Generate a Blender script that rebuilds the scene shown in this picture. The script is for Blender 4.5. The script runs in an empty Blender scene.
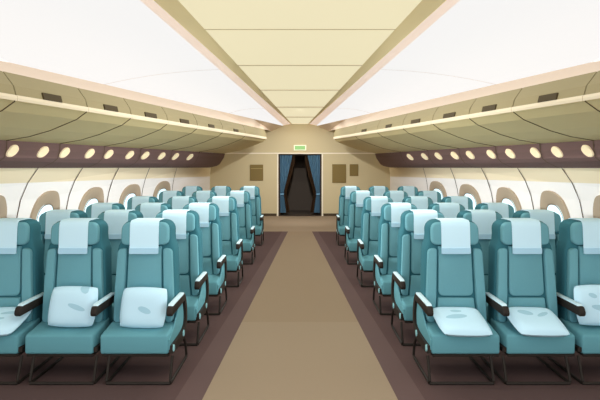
import bpy, bmesh, math, random
from mathutils import Vector, Matrix
random.seed(7)
C = bpy.context.scene.collection
F = 520.0            # focal length in pixels of a 600 px wide frame
H = 1.716            # eye height above the floor
YE = 17.5            # distance of the end bulkhead
YB = 15.8            # distance where the overhead bins stop

# ------------------------------------------------------------------ materials
def lin(h):
    h = h.lstrip('#')
    o = []
    for i in (0, 2, 4):
        c = int(h[i:i+2], 16) / 255
        o.append(c / 12.92 if c <= .04045 else ((c + .055) / 1.055) ** 2.4)
    return (*o, 1)
def mat(name, col, rough=.75, spec=.15, emit=0, ecol=None, bump=0, vary=0, scale=60):
    m = bpy.data.materials.new(name); m.use_nodes = True
    nt = m.node_tree; b = nt.nodes['Principled BSDF']
    b.inputs['Base Color'].default_value = lin(col)
    b.inputs['Roughness'].default_value = rough
    b.inputs['Specular IOR Level'].default_value = spec
    if emit:
        b.inputs['Emission Color'].default_value = lin(ecol or col)
        b.inputs['Emission Strength'].default_value = emit
    if vary or bump:
        tc = nt.nodes.new('ShaderNodeTexCoord'); n = nt.nodes.new('ShaderNodeTexNoise')
        n.inputs['Scale'].default_value = scale; n.inputs['Detail'].default_value = 2
        nt.links.new(tc.outputs['Object'], n.inputs['Vector'])
        if vary:
            mx = nt.nodes.new('ShaderNodeMix'); mx.data_type = 'RGBA'
            c = lin(col)
            mx.inputs[6].default_value = (*[v * (1 - vary) for v in c[:3]], 1)
            mx.inputs[7].default_value = (*[min(1, v * (1 + vary)) for v in c[:3]], 1)
            nt.links.new(n.outputs['Fac'], mx.inputs[0]); nt.links.new(mx.outputs[2], b.inputs['Base Color'])
        if bump:
            bp = nt.nodes.new('ShaderNodeBump'); bp.inputs['Strength'].default_value = bump; bp.inputs['Distance'].default_value = .002
            nt.links.new(n.outputs['Fac'], bp.inputs['Height']); nt.links.new(bp.outputs['Normal'], b.inputs['Normal'])
    return m
M = dict(
    teal=mat('teal_fabric', '#6ca3ae', .85, .1, vary=.03, scale=90),
    teal_dark=mat('dark_teal_fabric', '#396f7a', .85, .1, vary=.03, scale=90),
    teal_cushion=mat('cushion_fabric', '#669fa9', .85, .1, vary=.03, scale=90),
    seam=mat('teal_piping', '#3a7079', .8, .1),
    cover=mat('antimacassar_linen', '#d0f1ff', .9, .05),
    hem_shade=mat('antimacassar_hem_shade', '#b0d8ec', .9, .05),  # shading at the cover's bottom edge, painted as a bluer band
    black=mat('dark_frame', '#2c2621', .6, .2),
    pad=mat('arm_pad', '#d5f1fa', .7, .2),
    bolt=mat('bolt_cap', '#9bd5dc', .5, .3),
    wall=mat('wall_panel', '#fbf8f4', .7, .1),
    cream=mat('cream_wall_shading', '#f3e4c3', .7, .1),  # light shading on the upper wall, painted as a cream strip
    line=mat('panel_joint', '#6a5a52', .8, .05),
    purple=mat('plum_band', '#745c58', .7, .1),
    binlow=mat('bin_underside', '#d0bf8e', .6, .15),
    bindoor=mat('bin_door', '#988c69', .6, .15),
    binlip=mat('bin_lip', '#e0d2b6', .6, .15),
    binseam=mat('bin_joint', '#5a4c38', .8, .05),
    latch=mat('latch', '#463a22', .6, .2),
    peach=mat('peach_cove', '#e8d3bc', .7, .1),
    peach_in_glow=mat('peach_edge_fill_glow', '#f6e2d5', .7, .1, emit=.5, ecol='#f6e0d0'),  # emission added to brighten the under-lit inner edging
    tan=mat('tan_cove', '#efdfb2', .7, .1),
    strip=mat('cream_strip_fill_glow', '#8a8470', .7, .05, emit=.83, ecol='#f5eac4'),  # glow added to a ceiling strip that would otherwise render dark
    stripline=mat('ceiling_strip_joint', '#c9b380', .8, .05),
    glow=mat('white_light_diffuser', '#5a5a59', .7, .05, emit=.88, ecol='#fefdfc'),
    glowline=mat('light_panel_joint', '#d9c9b8', .8, .05),
    roof=mat('outer_skin', '#d8d2c4', .8, .05),
    bulk=mat('bulkhead_laminate', '#c8b994', .7, .1),
    bulktrim=mat('bulkhead_trim', '#f0e6d0', .6, .1),
    base=mat('dark_skirting', '#4b3f30', .7, .1),
    placard=mat('brown_placard', '#7f6c42', .7, .1),
    placline=mat('placard_line', '#a3915f', .7, .1),
    exitg=mat('exit_green', '#93c47d', .5, .1, emit=.12, ecol='#93c47d'),
    exitw=mat('exit_border', '#f6f7dc', .5, .1, emit=.1, ecol='#f6f7dc'),
    curtain=mat('blue_curtain', '#6d97b3', .9, .05),
    brown=mat('brown_drape', '#4a3626', .9, .05),
    dark=mat('galley_dark', '#5a5047', .9, .05),
    doorframe=mat('door_frame', '#3a3029', .7, .1),
    pane=mat('window_pane', '#d7f1fa', .4, .2, emit=.75, ecol='#d7f1fa'),
    bezel=mat('window_surround', '#b7a58e', .7, .1),
    rim=mat('window_rim', '#8d7d6c', .7, .1),
    read=mat('reading_light', '#efdcb4', .5, .1, emit=.3, ecol='#fbecc9'),
    f_dark=mat('floor_dark_plum', '#5a4846', .9, .05, vary=.03, scale=40),
    f_mid=mat('floor_plum', '#5b4846', .9, .05, vary=.03, scale=40),
    f_light=mat('floor_light_plum', '#675451', .9, .05, vary=.03, scale=40),
    f_tan=mat('aisle_carpet', '#96836c', .9, .05, vary=.02, scale=40),
    f_tan2=mat('aisle_carpet_front', '#9b8973', .9, .05, vary=.02, scale=40),
)
def pillow_mat(name, crease_shade):  # crease shading on the pillow, painted as pale blue ovals
    m = mat(name, '#cdf0ff', .9, .05)
    nt = m.node_tree; b = nt.nodes['Principled BSDF']
    tc = nt.nodes.new('ShaderNodeTexCoord'); prev = None
    for (x, z, a, w, h) in crease_shade:
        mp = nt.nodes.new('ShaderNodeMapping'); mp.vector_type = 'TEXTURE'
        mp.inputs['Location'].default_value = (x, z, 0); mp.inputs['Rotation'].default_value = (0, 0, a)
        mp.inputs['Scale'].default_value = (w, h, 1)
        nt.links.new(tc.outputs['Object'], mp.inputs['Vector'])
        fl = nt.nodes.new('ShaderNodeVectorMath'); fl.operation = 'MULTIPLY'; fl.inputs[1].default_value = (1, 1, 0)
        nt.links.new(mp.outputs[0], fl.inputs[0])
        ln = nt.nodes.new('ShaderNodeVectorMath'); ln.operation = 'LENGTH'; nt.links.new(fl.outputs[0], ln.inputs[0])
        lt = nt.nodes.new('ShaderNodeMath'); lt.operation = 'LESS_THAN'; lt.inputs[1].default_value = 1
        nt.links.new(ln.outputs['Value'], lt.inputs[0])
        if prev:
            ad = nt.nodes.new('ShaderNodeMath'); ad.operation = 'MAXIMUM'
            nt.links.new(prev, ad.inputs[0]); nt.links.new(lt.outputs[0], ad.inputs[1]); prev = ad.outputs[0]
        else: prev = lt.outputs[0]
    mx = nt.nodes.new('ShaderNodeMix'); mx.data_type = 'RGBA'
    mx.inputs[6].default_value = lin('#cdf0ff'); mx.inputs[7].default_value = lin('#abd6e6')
    nt.links.new(prev, mx.inputs[0]); nt.links.new(mx.outputs[2], b.inputs['Base Color'])
    return m

# ------------------------------------------------------------------ helpers
def link(name, bm, mats, parent=None, smooth=False, loc=None):
    me = bpy.data.meshes.new(name)
    bmesh.ops.recalc_face_normals(bm, faces=bm.faces)
    if smooth:
        for f in bm.faces: f.smooth = True
    bm.to_mesh(me); bm.free()
    if smooth:
        try: me.set_sharp_from_angle(angle=math.radians(40))
        except Exception: pass
    for m in (mats if isinstance(mats, (list, tuple)) else [mats]): me.materials.append(M[m] if isinstance(m, str) else m)
    o = bpy.data.objects.new(name, me); C.objects.link(o)
    if parent: o.parent = parent
    if loc: o.location = loc
    return o
def tag(o, label, cat, group=None):
    o['label'] = label; o['category'] = cat
    if group: o['group'] = group
    return o
def struct(o, label=None):
    o['kind'] = 'structure'
    if label: o['label'] = label
    return o
def thing(name, loc, label, cat, group=None):
    o = bpy.data.objects.new(name, None); C.objects.link(o); o.location = loc
    o.empty_display_size = .1
    return tag(o, label, cat, group)
def rbox(bm, x0, x1, y0, y1, z0, z1, r=.0, seg=3):
    t = bmesh.new(); bmesh.ops.create_cube(t, size=1)
    for v in t.verts:
        v.co = Vector(((x0 + x1) / 2 + v.co.x * (x1 - x0), (y0 + y1) / 2 + v.co.y * (y1 - y0), (z0 + z1) / 2 + v.co.z * (z1 - z0)))
    if r: bmesh.ops.bevel(t, geom=list(t.edges), offset=r, segments=seg, profile=.5, affect='EDGES')
    me = bpy.data.meshes.new('t'); t.to_mesh(me); t.free(); bm.from_mesh(me); bpy.data.meshes.remove(me)
def prism(bm, pts, lo, hi, axis='y', bev=0, seg=2):
    """polygon pts extruded between lo and hi along an axis. axis y: pts are (x,z); axis x: pts are (y,z)."""
    t = bmesh.new()
    def mk(p, d): return (p[0], d, p[1]) if axis == 'y' else (d, p[0], p[1])
    a = [t.verts.new(mk(p, lo)) for p in pts]; b = [t.verts.new(mk(p, hi)) for p in pts]
    t.faces.new(a); t.faces.new(b[::-1])
    n = len(pts)
    for i in range(n): t.faces.new((a[i], b[i], b[(i+1) % n], a[(i+1) % n]))
    bmesh.ops.recalc_face_normals(t, faces=t.faces)
    if bev:
        es = [e for e in t.edges if (e.verts[0] in a and e.verts[1] in a) or (e.verts[0] in b and e.verts[1] in b)]
        bmesh.ops.bevel(t, geom=es, offset=bev, segments=seg, profile=.5, affect='EDGES')
    me = bpy.data.meshes.new('t'); t.to_mesh(me); t.free(); bm.from_mesh(me); bpy.data.meshes.remove(me)
def rounded(pts, r, n=4):
    """round the corners of a convex polygon"""
    out = []; N = len(pts)
    for i in range(N):
        p = Vector(pts[i]); a = Vector(pts[i-1]) - p; b = Vector(pts[(i+1) % N]) - p
        rr = r[i] if isinstance(r, (list, tuple)) else r
        if rr <= 0: out.append(tuple(p)); continue
        d = min(rr, a.length * .49, b.length * .49)
        s = p + a.normalized() * d; e = p + b.normalized() * d
        for k in range(n + 1):
            t = k / n
            out.append(tuple(s * (1-t)**2 + p * 2*t*(1-t) + e * t*t))
    return out
def tube(bm, pts, r, n=8, flat=None):
    """round tube through the points; flat=(rx, rz) squashes it sideways"""
    pts = [Vector(p) for p in pts]; rings = []
    for i, p in enumerate(pts):
        d = (pts[min(i+1, len(pts)-1)] - pts[max(i-1, 0)]).normalized()
        up = Vector((1, 0, 0)) if abs(d.x) < .9 else Vector((0, 0, 1))
        u = (up - d * up.dot(d)).normalized(); w = d.cross(u)
        ru, rw = flat if flat else (r, r)
        rings.append([bm.verts.new(p + u * ru * math.cos(2*math.pi*k/n) + w * rw * math.sin(2*math.pi*k/n)) for k in range(n)])
    for a, b in zip(rings, rings[1:]):
        for k in range(n): bm.faces.new((a[k], a[(k+1) % n], b[(k+1) % n], b[k]))
    bm.faces.new(rings[0][::-1]); bm.faces.new(rings[-1])
def smoothpath(pts, n=4):
    P = [Vector(p) for p in pts]; out = []
    for i in range(len(P) - 1):
        p0, p1, p2, p3 = P[max(i-1, 0)], P[i], P[i+1], P[min(i+2, len(P)-1)]
        for k in range(n):
            t = k / n
            out.append(.5 * ((2*p1) + (p2-p0)*t + (2*p0-5*p1+4*p2-p3)*t*t + (3*p1-p0-3*p2+p3)*t**3))
    out.append(P[-1]); return out
def lerp(a, b, t): return a + (b - a) * t
class Loft:
    """a run of cabin lining: a cross-section (x, height over the eye) at two distances, straight between them"""
    def __init__(s, y0, p0, y1, p1): s.y0, s.p0, s.y1, s.p1 = y0, p0, y1, p1
    def prof(s, y):
        t = (y - s.y0) / (s.y1 - s.y0)
        return [(lerp(a[0], b[0], t), lerp(a[1], b[1], t)) for a, b in zip(s.p0, s.p1)]
    def at(s, u, y):
        p = s.prof(y); i = min(int(u), len(p) - 2); t = u - i
        return lerp(p[i][0], p[i+1][0], t), lerp(p[i][1], p[i+1][1], t)
    def x_at(s, h, y):
        p = s.prof(y)
        for a, b in zip(p, p[1:]):
            if min(a[1], b[1]) <= h <= max(a[1], b[1]) and a[1] != b[1]:
                return lerp(a[0], b[0], (h - a[1]) / (b[1] - a[1]))
        return p[-1][0]
def sheet(bm, loft, ys, sx, idx=None, off=0, close=False):
    """skin a loft along ys on side sx (-1 or 1); idx gives the material of each lengthwise strip"""
    rows = []
    for y in ys: rows.append([bm.verts.new((sx * (x - off), y, H + h)) for x, h in loft.prof(y)])
    n = len(rows[0])
    for a, b in zip(rows, rows[1:]):
        for k in range(n if close else n - 1):
            f = bm.faces.new((a[k], a[(k+1) % n], b[(k+1) % n], b[k]))
            if idx: f.material_index = idx[k]
    if close: bm.faces.new(rows[0][::-1]); bm.faces.new(rows[-1])
    return rows
def cell_solid(bm, prof_of_y, ya, yb, sx, thick):
    """a plate that follows the profile from ya to yb, pushed `thick` towards the aisle"""
    A = []
    for y in (ya, yb):
        p = prof_of_y(y); ins = []
        for i, (x, h) in enumerate(p):
            a = p[max(i-1, 0)]; b = p[min(i+1, len(p)-1)]
            d = Vector((b[0]-a[0], b[1]-a[1])).normalized(); nrm = Vector((-d.y, d.x))
            if nrm.x > 0 and abs(nrm.x) > .15: nrm = -nrm
            elif abs(nrm.x) <= .15 and nrm.y > 0: nrm = -nrm
            ins.append((x + nrm.x * thick, h + nrm.y * thick))
        A.append(([bm.verts.new((sx*x, y, H+h)) for x, h in p], [bm.verts.new((sx*x, y, H+h)) for x, h in ins]))
    (o0, i0), (o1, i1) = A; n = len(o0)
    for k in range(n - 1):
        bm.faces.new((i0[k], i0[k+1], i1[k+1], i1[k])); bm.faces.new((o0[k], o0[k+1], o1[k+1], o1[k]))
        bm.faces.new((o0[k], o0[k+1], i0[k+1], i0[k])); bm.faces.new((o1[k], o1[k+1], i1[k+1], i1[k]))
    for k in (0, n - 1): bm.faces.new((o0[k], i0[k], i1[k], o1[k]))
SIDES = ((-1, 'left'), (1, 'right'))
ORD = ['first', 'second', 'third', 'fourth', 'fifth', 'sixth', 'seventh', 'eighth', 'ninth', 'tenth']

# ------------------------------------------------------------------ floor
bm = bmesh.new()
EDGES = [(-3.4, -3.4), (-.966*1.027, -.628*1.027), (-.89*1.027, -.45*1.027), (-.716, -.309)]  # x at y=3.797 and at y=13.42
ya, yb = 3.797, 13.42
def ex(e, y): return lerp(e[0], e[1], (y - ya) / (yb - ya))
def quad(c, mi):
    f = bm.faces.new([bm.verts.new((x, y, 0)) for x, y in c]); f.material_index = mi
Y0 = 1.2; YL = 892.3 / (322 - 165)
allx = EDGES + [(-a, -b) for a, b in EDGES[::-1]]
mats_ = [0, 1, 2, 3, 2, 1, 0]
for i in range(7):
    a, b = allx[i], allx[i+1]
    for (p, q, alt) in ((Y0, YL, True), (YL, yb, False)):
        mi = mats_[i]
        if mi == 3 and alt: mi = 4
        quad([(ex(a, p), p), (ex(b, p), p), (ex(b, q), q), (ex(a, q), q)], mi)
quad([(-3.4, yb), (3.4, yb), (3.4, YE + 2.2), (-3.4, YE + 2.2)], 4)
struct(link('floor', bm, ['f_dark', 'f_mid', 'f_light', 'f_tan', 'f_tan2']), 'cabin floor with tapering tan aisle carpet and plum borders')

# ------------------------------------------------------------------ side walls
WALL = Loft(5.6, [(2.98, -H), (3.06, -1.1), (3.045, -.592), (3.0, -.377), (2.92, -.19), (2.81, -.032), (2.76, .1), (2.75, .5), (3.05, 1.25)],
            YE, [(3.0, -H), (3.03, -1.1), (3.03, -.75), (3.03, -.6), (3.03, -.385), (3.0, -.1), (2.95, .2), (2.9, .5), (2.9, 1.25)])
SEAMS = [3.594, 4.61, 5.577, 6.755, 8.172, 9.946, 12.30]
def seamw(y): return min(.011 + .004 * (y - 3.6), .035)
for sx, side in SIDES:
    bm = bmesh.new()
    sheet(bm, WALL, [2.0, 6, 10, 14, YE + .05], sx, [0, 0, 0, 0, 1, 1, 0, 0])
    for y in SEAMS[1:]:
        w = seamw(y)
        r = sheet(bm, Loft(5.6, WALL.p0[1:6], YE, WALL.p1[1:6]), [y - w/2, y + w/2], sx, [2]*4, off=.003)
    struct(link('wall_' + side, bm, ['wall', 'cream', 'line']), 'white cabin side wall with cream shading painted along its upper part, ' + side + ' of the aisle')

# ------------------------------------------------------------------ cabin windows
WIN = [(-31, 4.5, 195), (29, 58, 190.5), (77.7, 102.7, 187), (118.7, 140, 184), (153, 170, 181)]
def wy(dx):
    y = 6.0
    for _ in range(20): y = F * WALL.x_at(-.6, y) / dx
    return y
n = 1
for sx, side in SIDES:
    for k, (xa, xb, yt) in enumerate(WIN):
        ya_, yb_ = wy(300 - xa), wy(300 - xb); yc = (ya_ + yb_) / 2; ry = (yb_ - ya_) / 2
        top = -(yt - 165) * yc / F; bot = -1.12; hc = (top + bot) / 2; rh = (top - bot) / 2
        g = .165 * (yb_ - ya_) / .69 * .82
        bm = bmesh.new(); rings = []
        NS = 40
        def ring(fy, fh, off, dh=0):
            vs = []
            for i in range(NS):
                a = 2 * math.pi * i / NS; ca, sa = math.cos(a), math.sin(a)
                e = .8
                yy = yc + fy * math.copysign(abs(ca) ** e, ca); hh = hc + dh + fh * math.copysign(abs(sa) ** e, sa)
                vs.append(bm.verts.new((sx * (WALL.x_at(hh, yy) - off), yy, H + hh)))
            return vs
        rr = [ring(ry, rh, .0), ring(ry * .985, rh * .99, .022), ring(ry - g * .9, rh - .15, .016), ring(ry - g, rh - .16, .006)]
        for a, b in zip(rr, rr[1:]):
            for i in range(NS): bm.faces.new((a[i], a[(i+1) % NS], b[(i+1) % NS], b[i]))
        w = struct(link('window_%d' % n, bm, 'bezel', smooth=True), '')
        w['label'] = 'oval cabin window in a tan surround, %s from the front on the %s wall' % (ORD[k], side)
        bm = bmesh.new(); r0 = ring(ry - g, rh - .16, .012); bm.faces.new(r0)
        link('pane', bm, 'pane', w)
        bm = bmesh.new()
        r1, r2 = ring(ry - g * .98, rh - .155, .0165), ring(ry - g * 1.10, rh - .172, .0165)
        for i in range(NS): bm.faces.new((r1[i], r1[(i+1) % NS], r2[(i+1) % NS], r2[i]))
        link('rim', bm, 'rim', w)
        n += 1

# ------------------------------------------------------------------ plum band with reading lights
READ = []; FILL_DOWN = 55; RD = 145
BAND = Loft(5.6, [(2.574, .235), (2.580, .15), (2.604, .071), (2.65, .03), (2.714, .0), (2.775, -.032), (2.90, -.034)],
            YB, [(2.279, .345), (2.31, .23), (2.379, .12), (2.44, .03), (2.53, -.03), (2.735, -.076), (3.05, -.08)])
for sx, side in SIDES:
    bm = bmesh.new()
    full = Loft(5.6, BAND.p0 + [(2.9, .24)], YB, BAND.p1 + [(3.05, .36)])
    sheet(bm, full, [2.3, 6, 10, YB], sx, [0]*8, close=True)
    for y in SEAMS[1:]:
        w = seamw(y) * .8
        sheet(bm, Loft(5.6, BAND.p0[:6], YB, BAND.p1[:6]), [y - w/2, y + w/2], sx, [1]*5, off=.004)
    struct(link('trim_1' if sx < 0 else 'trim_2', bm, ['purple', 'binseam']), 'plum band under the overhead bins, ' + side + ' side')
    LX = [12, 42.5, 64.2, 89.3, 108.5, 129.5, 145, 161.4, 175.2, 189.8]
    WX = [11.5, 11, 9.5, 9, 8, 7.5, 7, 6.3, 5.6, 5.2]
    for k, (px, wx) in enumerate(zip(LX, WX)):
        dx = 300 - px; y = 5.
        for _ in range(20): y = F * BAND.at(1.25, y)[0] / dx
        ry = wx / 2 * y / dx * .78
        bm = bmesh.new()
        def lring(s, off):
            vs = []
            for i in range(24):
                a = 2*math.pi*i/24
                yy = y + ry * s * (math.cos(a) - .38 * math.sin(a))
                x, h = BAND.at(1.22 + .72 * s * math.sin(a), yy)
                vs.append(bm.verts.new((sx * (x - off), yy, H + h)))
            return vs
        a, b, c = lring(1, -.004), lring(1, .012), lring(.86, .02)
        for p, q in ((a, b), (b, c)):
            for i in range(24): bm.faces.new((p[i], p[(i+1) % 24], q[(i+1) % 24], q[i]))
        bm.faces.new(c)
        o = link('reading_light', bm, 'read')
        READ.append((sx, px, y, Vector((sx * (BAND.at(1.22, y)[0] - .03), y, H + BAND.at(1.22, y)[1]))))
        tag(o, 'cream oval reading light, %s from the near end of the %s plum band' % (ORD[k], side), 'light', 'oval lights on the %s plum band' % side)

# ------------------------------------------------------------------ overhead bins
def im(y, pts): return [(dx * y / F, dy * y / F) for dx, dy in pts]
DOOR = Loft(4.6, im(4.6, [(224, 76.5), (219.5, 70), (216, 65), (214.2, 57.5)]), YB, im(YB, [(36, 35.5), (34.9, 33), (34.2, 30.5), (34, 28)]))
LIP = Loft(4.6, im(4.6, [(214.2, 57.5), (213.7, 55.5), (214, 53.5)]), YB, im(YB, [(34, 28), (33.9, 26.9), (34.1, 25.8)]))
UNDER = Loft(4.6, im(4.6, [(214, 53), (224, 45.6), (250, 34.7), (271, 28.6), (296, 24.4)]), YB, im(YB, [(34.1, 25.8), (36.7, 23.3), (46.7, 19.2), (58.3, 15), (75, 11.6)]))
BACK = Loft(4.6, [(2.64, .25), (2.64, .55), (2.3, .70)], YB, [(2.5, .42), (2.3, .8), (1.6, 1.06)])
BODY = Loft(4.6, DOOR.p0 + LIP.p0[1:2] + UNDER.p0 + BACK.p0, YB, DOOR.p1 + LIP.p1[1:2] + UNDER.p1 + BACK.p1)
bounds = [2.35] + SEAMS + [YB]
LAT = {1: (40.6, 59), 2: (102.4, 115.6), 3: (143.6, 155), 4: (179, 187.6), 5: (207.7, 213.2), 6: (233, 237.5)}
for sx, side in SIDES:
    for k in range(8):
        y0, y1 = bounds[k], bounds[k+1]
        where = ('nearest the viewer' if k == 0 else 'closest to the end bulkhead' if k == 7 else '%s from the front' % ORD[k])
        cx, ch = BODY.at(2, y0)
        t = thing('overhead_bin', (sx * cx, y0, H + ch), 'olive overhead luggage bin, %s in the %s row' % (where, side), 'overhead bin', 'overhead bins along the %s side' % side)
        def child(nm, bm, m, par=t):
            o = link(nm, bm, m, par)
            if par is t: o.data.transform(Matrix.Translation(-t.location))
            return o
        bm = bmesh.new(); sheet(bm, BODY, [y0 + .002, y1 - .002], sx, close=True); child('body', bm, 'binlow')
        bm = bmesh.new(); cell_solid(bm, DOOR.prof, y0 + .004, y1 - .006 - (seamw(y1) * .5 if k < 7 else 0), sx, .012); d = child('bin_door', bm, 'bindoor')
        bm = bmesh.new(); cell_solid(bm, LIP.prof, y0 + .003, y1 - .003, sx, .0165); child('lip', bm, 'binlip')
        w = seamw(y1) * .5
        if k < 7:
            bm = bmesh.new()
            P = Loft(4.6, DOOR.p0 + LIP.p0[1:2] + UNDER.p0, YB, DOOR.p1 + LIP.p1[1:2] + UNDER.p1)
            cell_solid(bm, P.prof, y1 - w - .004, y1 - .002, sx, .005); child('joint_strip', bm, 'binseam')
        if k in LAT:
            pa, pb = LAT[k]; ys = []
            for p in (pa, pb):
                y = 5.
                for _ in range(20): y = F * DOOR.at(2.6, y)[0] / (300 - p)
                ys.append(y)
            bm = bmesh.new()
            L = lambda y: [DOOR.at(u, y) for u in (2.2, 2.5, 2.75, 2.98)]
            cell_solid(bm, L, ys[0], ys[1], sx, .024)
            o = link('latch', bm, 'latch', d); o.data.transform(Matrix.Translation(-t.location))

# ------------------------------------------------------------------ ceiling
hs = 41 * YE / F
CE = {}
def pt(dx, dy, y): return (dx * y / F, dy * y / F)
yn = hs * F / 165
STRIP = [(0, hs), (122.3 * yn / F, hs)], [(0, hs), (8 * YE / F, hs)]
TAN = Loft(4.0, [pt(146.7, 165, 4.0), pt(160.2, 165, 4.0)], YE, [pt(9.2, 41, YE), pt(16.5, 39.6, YE)])
bm = bmesh.new()
YN = 2.2
cl = Loft(yn, STRIP[0], YE, STRIP[1])
for sx in (-1, 1): sheet(bm, cl, [YN, 6, 10, YE], sx, [0])
for py in (29.2, 65.2, 90, 107, 117):
    y = hs * F / (165 - py); w = .55 * y / (165 - py)
    x = cl.prof(y)[1][0]
    f = bm.faces.new([bm.verts.new(c) for c in ((-x, y - w/2, H + hs - .003), (x, y - w/2, H + hs - .003), (x, y + w/2, H + hs - .003), (-x, y + w/2, H + hs - .003))])
    f.material_index = 1
struct(link('ceiling', bm, ['strip', 'stripline']), 'cream central ceiling strip with added glow and cross joints')
WO = Loft(6.97, [(2.63, 1.082)], YE, [(17 * YE / F, 39.2 * YE / F)])
ti = 3
for sx, side in SIDES:
    ys = [YN, 5, 8, 11, 14, YE]
    bm = bmesh.new()
    rows = []
    for y in ys:
        a = cl.prof(y)[1]; b, c = TAN.prof(y)
        rows.append([bm.verts.new((sx * p[0], y, H + p[1])) for p in (a, b, c)])
    for a, b in zip(rows, rows[1:]):
        for k in range(2):
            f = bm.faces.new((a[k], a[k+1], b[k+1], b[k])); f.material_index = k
    struct(link('trim_%d' % ti, bm, ['tan', 'peach_in_glow']), 'tan and added-glow peach cove edging beside the cream ceiling strip, %s side' % side); ti += 1
    # luminous white panel
    def wp(y):
        a = TAN.prof(y)[1]; b = WO.prof(y)[0]; out = []
        for i in range(9):
            t = i / 8
            out.append((lerp(a[0], b[0], t), lerp(a[1], b[1], t) + .16 * min(1, y / 7) * t * (1-t) * (1 if y < 14 else .5)))
        return out
    bm = bmesh.new(); rows = [[bm.verts.new((sx * x, y, H + h)) for x, h in wp(y)] for y in (YN, 4, 6, 8, 10, 12, 14, YE)]
    for a, b in zip(rows, rows[1:]):
        for k in range(8): bm.faces.new((a[k], a[k+1], b[k+1], b[k]))
    for y in (6.97, 12.0):
        w = .012 * y / 7
        r = [[bm.verts.new((sx * x, yy, H + h - .004)) for x, h in wp(yy)] for yy in (y - w/2, y + w/2)]
        for k in range(8):
            f = bm.faces.new((r[0][k], r[0][k+1], r[1][k+1], r[1][k])); f.material_index = 1
    struct(link('ceiling.%03d' % (ti), bm, ['glow', 'glowline'], smooth=False), 'glowing white ceiling panel, %s of the cream strip' % side)
    # peach cove over the bins
    bm = bmesh.new(); rows = []
    for y in (YN, 5, 8, 11, 14, YE):
        a = WO.prof(y)[0]; b = DOOR.prof(y)[0]
        rows.append([bm.verts.new((sx * x, y, H + h)) for x, h in (a, (b[0] - .0, b[1] + .006))])
    for a, b in zip(rows, rows[1:]): bm.faces.new((a[0], a[1], b[1], b[0]))
    struct(link('trim_%d' % (ti + 2), bm, 'peach'), 'peach cove above the overhead bins, %s side' % side)
# outer skin above everything keeps stray daylight out
bm = bmesh.new()
for sx in (-1, 1):
    sk = [(0, 1.75), (1.6, 1.62), (2.6, 1.45), (3.15, 1.1), (3.2, .3)]
    sheet(bm, Loft(2, sk, YE, sk), [2.0, YE + .05], sx)
struct(link('ceiling.001', bm, 'roof'), 'curved outer cabin skin above the ceiling panels')

# ------------------------------------------------------------------ end bulkhead
K = YE / F
def bx(px): return (px - 300) * K
def bz(py): return H - (py - 165) * K
D0, D1, DT = bx(278.4), bx(321.6), bz(154)
bm = bmesh.new()
rbox(bm, -3.25, D0, YE, YE + .08, 0, 3.5); rbox(bm, D1, 3.25, YE, YE + .08, 0, 3.5); rbox(bm, D0, D1, YE, YE + .08, DT, 3.5)
struct(link('wall_back', bm, 'bulk'), 'tan end bulkhead with a curtained doorway')
bm = bmesh.new()
for a, b in ((-3.0, D0 - .06), (D1 + .06, 3.0)): rbox(bm, a, b, YE - .025, YE - .001, 0, .085)
struct(link('baseboard_back', bm, 'base'), 'dark skirting along the end bulkhead')
bm = bmesh.new(); rbox(bm, bx(224), bx(376), YE - .022, YE - .001, bz(153.9), bz(152.8))
struct(link('trim_9', bm, 'bulktrim'), 'thin pale rail across the end bulkhead above the doorway')
# doorway
dr = thing('door_1', (0, YE, 0), 'open doorway with dark frame in the end bulkhead', 'doorway'); dr['kind'] = 'structure'
bm = bmesh.new()
rbox(bm, D0 - .045, D0, -.02, .0, 0, DT - .003); rbox(bm, D1, D1 + .045, -.02, .0, 0, DT - .003)
link('door_casing', bm, 'bulktrim', dr)
bm = bmesh.new()
rbox(bm, D0, D0 + .055, -.02, .08, 0, DT); rbox(bm, D1 - .055, D1, -.02, .08, 0, DT); rbox(bm, D0 + .055, D1 - .055, -.02, .08, DT - .04, DT)
link('door_frame', bm, 'doorframe', dr)
bm = bmesh.new(); rbox(bm, D0 + .055, D1 - .055, -.02, .08, 0, .03); link('threshold', bm, 'doorframe', dr)
bm = bmesh.new()
for q in ([(-1.6, .08), (-1.6, 2.1)], [(-1.6, 2.1), (1.6, 2.1)], [(1.6, 2.1), (1.6, .08)]):
    (xa, ya_), (xb, yb_) = q
    f = bm.faces.new([bm.verts.new(c) for c in ((xa, YE + ya_, 0), (xb, YE + yb_, 0), (xb, YE + yb_, 2.6), (xa, YE + ya_, 2.6))])
bm.faces.new([bm.verts.new(c) for c in ((-1.6, YE + .08, 2.6), (1.6, YE + .08, 2.6), (1.6, YE + 2.1, 2.6), (-1.6, YE + 2.1, 2.6))])
bm.faces.new([bm.verts.new(c) for c in ((-1.6, YE + .08, .004), (1.6, YE + .08, .004), (1.6, YE + 2.1, .004), (-1.6, YE + 2.1, .004))])
struct(link('wall_galley', bm, 'dark'), 'dark room behind the curtained doorway')
def curtain(name, m, sx, yy, prof, outer, folds, label, tie=True):
    """prof: (pixel row, inner-edge offset from the centre line in pixels)"""
    bm = bmesh.new(); rows = []; NU = 29
    for (py, inner) in prof:
        z = max(bz(py), .035); row = []
        for i in range(NU):
            u = i / (NU - 1); x = sx * lerp(outer, inner, u) * K
            amp = .028 * (.35 + .65 * abs(inner - outer) / 13)
            row.append(bm.verts.new((x, yy + amp * math.sin(u * folds * 2 * math.pi), z)))
        rows.append(row)
    for a, b in zip(rows, rows[1:]):
        for k in range(NU - 1): bm.faces.new((a[k], a[k+1], b[k+1], b[k]))
    bmesh.ops.solidify(bm, geom=list(bm.faces), thickness=.006)
    o = link(name, bm, m, smooth=True)
    tag(o, label, 'curtain', 'doorway curtains')
    return o
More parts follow.
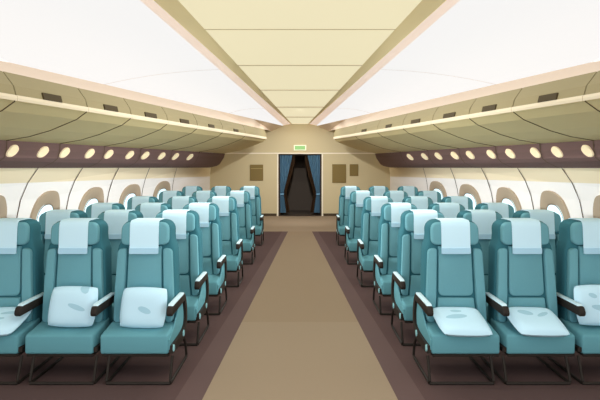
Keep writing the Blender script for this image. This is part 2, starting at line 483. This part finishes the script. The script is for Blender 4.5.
for sx, side in SIDES:
    prof = [(155.3, 7.8), (160, 8.6), (168, 10.4), (176, 12.3), (184, 14.4), (190, 15.8), (194, 16.4), (197, 16), (203, 15.2), (212.8, 13.9)]
    c = curtain('doorway_curtain', 'curtain', sx, YE + .035, [(p, i) for p, i in prof], 20.0, 4, 'blue pleated curtain tied back on the %s of the doorway' % side)
    bm = bmesh.new(); rbox(bm, sx * 18.1 * K - .066, sx * 18.1 * K + .066, YE - .004, YE + .074, bz(195), bz(193.4), .006, 1)
    link('curtain_tie', bm, 'curtain', c)
    prof2 = [(155.3, 4.5), (164, 5.6), (176, 8.6), (184, 11), (192, 13.2), (196, 13.4), (204, 11.6), (212.8, 10.4)]
    curtain('inner_drape', 'brown', sx, YE + .16, prof2, 19.0, 3, 'dark brown drape behind the %s blue curtain' % side)
# exit sign
e = thing('exit_sign', (0, YE, bz(147.8)), 'small green lit sign with pale border above the doorway', 'sign')
w2, h2 = 6.2 * K, 2.75 * K
bm = bmesh.new(); rbox(bm, -w2, w2, -.05, -.001, -h2, h2, .008, 1); link('sign_frame', bm, 'exitw', e)
bm = bmesh.new(); rbox(bm, -w2 + .035, w2 - .035, -.056, -.048, -h2 + .03, h2 - .03); link('sign_face', bm, 'exitg', e)
# placards on the bulkhead
def placard(x0, x1, y0, y1, label, line=False):
    t = thing('wall_placard', ((bx(x0) + bx(x1)) / 2, YE, bz(y1)), label, 'wall panel', 'brown panels on the bulkhead')
    hw, hh = (bx(x1) - bx(x0)) / 2, bz(y0) - bz(y1)
    bm = bmesh.new(); rbox(bm, -hw, hw, -.03, -.001, 0, hh, .006, 1); link('board', bm, 'placard', t)
    if line:
        bm = bmesh.new(); rbox(bm, -hw + .02, hw - .02, -.035, -.029, hh * .73, hh * .73 + .025); link('divider', bm, 'placline', t)
placard(250, 263.2, 164.6, 180.6, 'brown panel with a cross line, alone on the left of the doorway', True)
placard(332.2, 346, 164.2, 182.8, 'large plain brown panel right beside the doorway')
placard(349.6, 358.2, 164.2, 176, 'small plain brown panel beside the larger brown panel')

# ------------------------------------------------------------------ seats
def mir(pts, s): return [(s * p[0], *p[1:]) for p in pts]
RT = .03   # how far the head end leans back
def lean(o):
    for v in o.data.vertices:
        if v.co.z > 1.0: v.co.z = 1.0 + (v.co.z - 1.0) * .96
        v.co.y += (v.co.z - .45) / .8 * .06 - .03
def make_seat(s, aisle):
    """s = +1: the armrest is on the +x side (left-hand block)"""
    t = thing('cabin_seat', (0, 0, 0), 'teal seat', 'seat')
    # shell
    half = [(.252, .27), (.268, .36), (.262, .60), (.247, .985), (.236, 1.03), (.222, 1.06), (.216, 1.12)]
    arc = [(.216 - .085 * (1 - math.cos(a)), 1.163 + .087 * math.sin(a)) for a in [math.pi/2 * i / 6 for i in range(7)]]
    R_ = half + arc
    out = R_ + [(-x, z) for x, z in R_[::-1]]
    bm = bmesh.new(); prism(bm, out, 0, .185, 'y', .028, 3); lean(link('backrest', bm, 'teal_dark', t, True))
    bk = t.children[-1] if t.children else None
    # bolsters
    for q in (-1, 1):
        poly = rounded([(.152*q, 1.015), (.229*q, 1.005), (.250*q, .60), (.252*q, .40), (.185*q, .40), (.165*q, .62)], [.03, .035, .02, .04, .02, .02])
        bm = bmesh.new(); prism(bm, poly, -.035, .02, 'y', .014, 2); lean(link('side_bolster', bm, 'teal', t, True))
    # centre panel and lumbar panel
    poly = rounded([(-.138, 1.03), (.138, 1.03), (.148, .615), (-.148, .615)], [.01, .01, .05, .05])
    bm = bmesh.new(); prism(bm, poly, -.022, .02, 'y', .01, 2); lean(link('back_panel', bm, 'teal', t, True))
    poly = rounded([(-.150, .600), (.150, .600), (.17, .38), (-.17, .38)], .015)
    bm = bmesh.new(); prism(bm, poly, -.022, .02, 'y', .008, 2); lean(link('lumbar_panel', bm, 'teal', t, True))
    # headrest pad
    poly = rounded([(-.200, 1.240), (.200, 1.240), (.200, 1.042), (-.200, 1.042)], [.075, .075, .05, .05], 6)
    bm = bmesh.new(); prism(bm, poly, -.045, .03, 'y', .018, 3); hd = link('headrest', bm, 'teal', t, True); lean(hd)
    # linen cover draped over the head
    path = [(-.052, .972), (-.053, 1.0), (-.054, 1.10), (-.054, 1.20), (-.048, 1.238), (-.03, 1.254), (0, 1.258), (.155, 1.258), (.18, 1.25), (.192, 1.23), (.193, 1.15), (.193, 1.05)]
    def drape(x, pth, nm, m, par, th):
        bm = bmesh.new(); rows = [[bm.verts.new((xx, y, z)) for y, z in pth] for xx in (-x, -x * .5, 0, x * .5, x)]
        for a, b in zip(rows, rows[1:]):
            for k in range(len(pth) - 1): bm.faces.new((a[k], a[k+1], b[k+1], b[k]))
        bmesh.ops.recalc_face_normals(bm, faces=bm.faces)
        bmesh.ops.solidify(bm, geom=list(bm.faces), thickness=th)
        o = link(nm, bm, m, par, True); lean(o); return o
    cv = drape(.121, path, 'headrest_cover', 'cover', t, .004)
    bm = bmesh.new(); prism(bm, rounded([(-.122, 1.018), (.122, 1.018), (.122, .970), (-.122, .970)], [0, 0, .012, .012]), -.061, -.05, 'y'); o = link('hem_shade', bm, 'hem_shade', cv); lean(o)
    o['label'] = 'pale blue hemmed edge with painted shade'
    # cushion
    bm = bmesh.new(); rbox(bm, -.276, .276, -.30, .06, .217, .37, .02, 3)
    for v in bm.verts:
        if v.co.z > .30: v.co.z += (v.co.y + .30) / .36 * .045
        if v.co.y < -.2: v.co.x *= .985
    link('seat_cushion', bm, 'teal_cushion', t, True)
    # frame under the cushion
    bm = bmesh.new(); rbox(bm, -.262, .272, -.292, .16, .196, .216, .006, 1); link('seat_frame', bm, 'black', t)
    for x in (-.20, .298):
        pts = [(s*x, -.285, .205), (s*x, -.35, .03), (s*x, -.343, .012), (s*x, .21, .012), (s*x, .23, .03), (s*x, .19, .14), (s*x, .13, .205)]
        bm = bmesh.new(); tube(bm, pts, .0115); link('leg', bm, 'black', t, True)
    bm = bmesh.new(); tube(bm, [(s*-.20, -.35, .012), (s*.298, -.35, .012)], .0125); link('crossbar', bm, 'black', t, True)
    # armrest
    ax = .287
    poly = rounded([(-.345, .553), (-.33, .525), (.12, .535), (.14, .60), (-.32, .60)], [.02, .02, .02, .02, .02])
    bm = bmesh.new(); prism(bm, poly, min(s*(ax-.023), s*(ax+.023)), max(s*(ax-.023), s*(ax+.023)), 'x', .008, 2); ar = link('armrest', bm, 'black', t, True)
    poly = rounded([(-.30, .596), (.10, .596), (.10, .613), (-.28, .613)], [0, 0, .01, .012])
    bm = bmesh.new(); prism(bm, poly, min(s*(ax-.021), s*(ax+.021)), max(s*(ax-.021), s*(ax+.021)), 'x', .005, 2); o = link('arm_pad', bm, 'pad', ar, True)
    o['label'] = 'pale blue arm pad'
    ctr = smoothpath([(0, .06, .572), (0, .13, .572), (0, .19, .51), (0, .222, .40), (0, .205, .31), (0, .13, .258), (0, 0, .245), (0, -.16, .245), (0, -.29, .252)], 5)
    wd = [.02, .024, .026, .026, .030, .040, .040, .036, .030] if aisle else [.018] * 9
    L_, R2 = [], []
    for i, p in enumerate(ctr):
        d = (ctr[min(i+1, len(ctr)-1)] - ctr[max(i-1, 0)]).normalized(); q = i / (len(ctr) - 1) * 8; j = min(int(q), 7)
        hw = lerp(wd[j], wd[j+1], q - j); nrm = Vector((0, -d.z, d.y))
        L_.append(p + nrm * hw); R2.append(p - nrm * hw)
    bm = bmesh.new(); tk = .015
    rws = [[bm.verts.new((s*(ax+e), v.y, v.z)) for e, v in ((-tk, l), (tk, l), (tk, r), (-tk, r))] for l, r in zip(L_, R2)]
    for p, q in zip(rws, rws[1:]):
        for k in range(4): bm.faces.new((p[k], p[(k+1) % 4], q[(k+1) % 4], q[k]))
    bm.faces.new(rws[0]); bm.faces.new(rws[-1])
    st = link('arm_strut', bm, 'black', t)
    if aisle:
        poly = [(.14, .53), (.19, .48), (.205, .39), (.19, .32), (.12, .265), (-.29, .25), (-.295, .33), (-.12, .40), (-.02, .47), (.04, .53)]
        bm = bmesh.new(); prism(bm, poly, min(s*.268, s*.280), max(s*.268, s*.280), 'x', .003, 1); link('side_panel', bm, 'teal_cushion', t)
        for (y, z) in ((.09, .262), (-.262, .257)):
            bm = bmesh.new(); tube(bm, [(s*(ax+.01), y, z), (s*(ax+.021), y, z)], .02, 14, flat=(.027, .027)); b = link('bolt_cap', bm, 'bolt', st, True)
            b['label'] = 'pale teal bolt cap'
    return t
def copy_tree(o, parent=None):
    c = o.copy(); C.objects.link(c)
    if parent: c.parent = parent
    for ch in list(o.children): copy_tree(ch, c)
    return c
ROWY = [4.38, 5.256, 6.263, 7.62, 9.286, 11.39]
ROWX = [(144.3, 73.5, 2.7), (174.2, 115.9, 57.6), (198.7, 150.3, 101.5), (220.4, 180.3, 140.3), (237, 203, 169.6), (249, 220.3, 191)]
COLN = ['aisle seat', 'middle seat', 'window seat']
PIL = {(-1, 0): 'plump pillow against its back', (-1, 1): 'creased pillow against its back', (-1, 2): 'flat pillow on it',
       (1, 0): 'flat pillow on it', (1, 1): 'flat pillow on it', (1, 2): 'upright pillow on it'}
protos = {}
for sx, side in SIDES:
    for r in range(6):
        for c in range(3):
            key = (sx, c == 0)
            if key not in protos: o = protos[key] = make_seat(-sx, c == 0)
            else: o = copy_tree(protos[key])
            x = (ROWX[r][c] - 300) * ROWY[r] / F * (-sx)
            o.location = (x, ROWY[r] + .03, 0)
            rown = 'front' if r == 0 else 'rearmost' if r == 5 else ORD[r]
            lab = 'teal cabin %s in the %s row, %s of the aisle' % (COLN[c], rown, side)
            if r == 0: lab = 'teal front-row %s %s of the aisle, %s' % (COLN[c], side, PIL[(sx, c)])
            o['label'] = lab; o['category'] = 'seat'; o['group'] = 'teal seats %s of the aisle' % side

# ------------------------------------------------------------------ pillows
def pillow(w, d, th, m, loc, rot, label, sag=.0, seed=0):
    bm = bmesh.new(); N = 18; rnd = random.Random(seed); ph = [rnd.uniform(0, 6) for _ in range(4)]
    top, bot = [], []
    for j in range(N + 1):
        tr, br = [], []
        for i in range(N + 1):
            u, v = i / N * 2 - 1, j / N * 2 - 1
            # rounded square outline
            k = (1 - .10 * (abs(u) ** 2.5) * (abs(v) ** 2.5) * .8)
            x = u * w / 2 * k * (1 - .03 * (1 - v * v) * 0); y = v * d / 2 * k
            e = max(0., (1 - abs(u) ** 4)) ** .5 * max(0., (1 - abs(v) ** 4)) ** .5
            wob = 1 + .05 * math.sin(3 * u + ph[0]) * math.cos(2.6 * v + ph[1])
            hgt = th / 2 * e * wob
            edge = i in (0, N) or j in (0, N)
            a = bm.verts.new((x + sag * v * w * .5, y, hgt)); tr.append(a)
            br.append(a if edge else bm.verts.new((x + sag * v * w * .5, y, -hgt)))
        top.append(tr); bot.append(br)
    for j in range(N):
        for i in range(N):
            bm.faces.new((top[j][i], top[j][i+1], top[j+1][i+1], top[j+1][i]))
            q = (bot[j][i], bot[j+1][i], bot[j+1][i+1], bot[j][i+1])
            if len({top[j][i], top[j][i+1], top[j+1][i+1], top[j+1][i]} & set(q)) < 4: bm.faces.new(q)
    o = link('pillow', bm, m, smooth=True); o.location = loc; o.rotation_euler = rot
    tag(o, label, 'pillow', 'white pillows on the front seats')
    return o
Y1 = ROWY[0]
def sp(px, py, y): return ((px - 300) * y / F, y, H - (py - 165) * y / F)
R = math.radians
up = lambda px, py: sp(px, py - 1.5, Y1 - .125)
pillow(.385, .325, .12, pillow_mat('pillow_a', [(.03, -.015, R(-20), .055, .024)]), up(143.5, 309), (R(80), 0, R(-4)), 'plump white pillow leaning on the front aisle seat left of the aisle', .04, 1)
pillow(.40, .325, .12, pillow_mat('pillow_b', [(.055, .0, R(-18), .075, .02), (.10, .15, R(-50), .05, .03)]), up(73, 308), (R(80), 0, R(-3)), 'creased white pillow leaning on the front middle seat left of the aisle', .06, 2)
pillow(.41, .325, .12, pillow_mat('pillow_c', [(-.08, .08, R(-20), .035, .018), (-.02, -.02, R(-12), .08, .022)]), up(599.5, 306.5), (R(80), 0, R(1.5)), 'upright white pillow on the front window seat right of the aisle', -.04, 3)
flat = lambda px, py: ((px - 300) * (Y1 - .2) / F, Y1 - .2, .458)
pillow(.40, .33, .10, pillow_mat('pillow_d', [(-.03, .07, 0, .045, .016), (-.04, .0, R(5), .085, .026)]), flat(461, 327.5), (R(22), 0, R(-3)), 'flat white pillow lying on the front aisle seat right of the aisle', -.12, 4)
pillow(.40, .33, .10, pillow_mat('pillow_e', [(-.07, .05, R(-20), .06, .028), (.06, .03, R(30), .055, .02)]), flat(535.5, 327.5), (R(22), 0, R(-3)), 'flat white pillow lying on the front middle seat right of the aisle', -.12, 5)
pillow(.40, .33, .10, pillow_mat('pillow_f', [(.09, .05, R(8), .08, .018), (.02, -.03, R(12), .05, .018)]), flat(-2, 328), (R(22), 0, R(3)), 'flat white pillow lying on the front window seat left of the aisle', .12, 6)

# ------------------------------------------------------------------ lamps, world fill through the near end left open, camera
def spot(loc, aim, power, cone, blend, col=(.97, .985, 1), soft=0):
    l = bpy.data.lights.new('lamp', 'SPOT'); l.energy = power; l.spot_size = math.radians(cone); l.spot_blend = blend
    l.shadow_soft_size = soft; l.color = col
    o = bpy.data.objects.new('lamp', l); C.objects.link(o); o.location = loc
    o.rotation_euler = Vector(aim).to_track_quat('-Z', 'Y').to_euler()
for y in (2.6, 4.4, 6.2, 8, 9.8, 11.6, 13.4, 15.2):            # added fill spots below the ceiling strip
    spot((0, y, H + hs - .02), (0, .12, -1), FILL_DOWN * (.42 + .045 * y), 172, .25)
spot((0, 12.6, H + hs - .03), (0, 1, -.50), 440, 72, 1)          # added fill spot washing the end bulkhead
for sx, px, y, p in READ:                                       # reading lights in the plum bands
    spot(p, (-sx, .1, -.10), RD, 62, 1, soft=.06)
w = bpy.data.worlds.new('World'); bpy.context.scene.world = w; w.use_nodes = True
w.node_tree.nodes['Background'].inputs[0].default_value = (.97, .985, 1, 1)
w.node_tree.nodes['Background'].inputs[1].default_value = 1.55
cam = bpy.data.cameras.new('Camera'); co = bpy.data.objects.new('Camera', cam); C.objects.link(co)
co.location = (0, 0, H); co.rotation_euler = (math.pi / 2, 0, 0)
cam.sensor_width = 36; cam.lens = F / 600 * 36; cam.shift_y = -35 / 600; cam.clip_start = .05
S = bpy.context.scene; S.camera = co
S.view_settings.view_transform = 'Standard'; S.view_settings.look = 'None'; S.view_settings.gamma = 1
S.view_settings.exposure = 0.0
S.cycles.use_denoising = True
S.cycles.max_bounces = 8; S.cycles.diffuse_bounces = 6
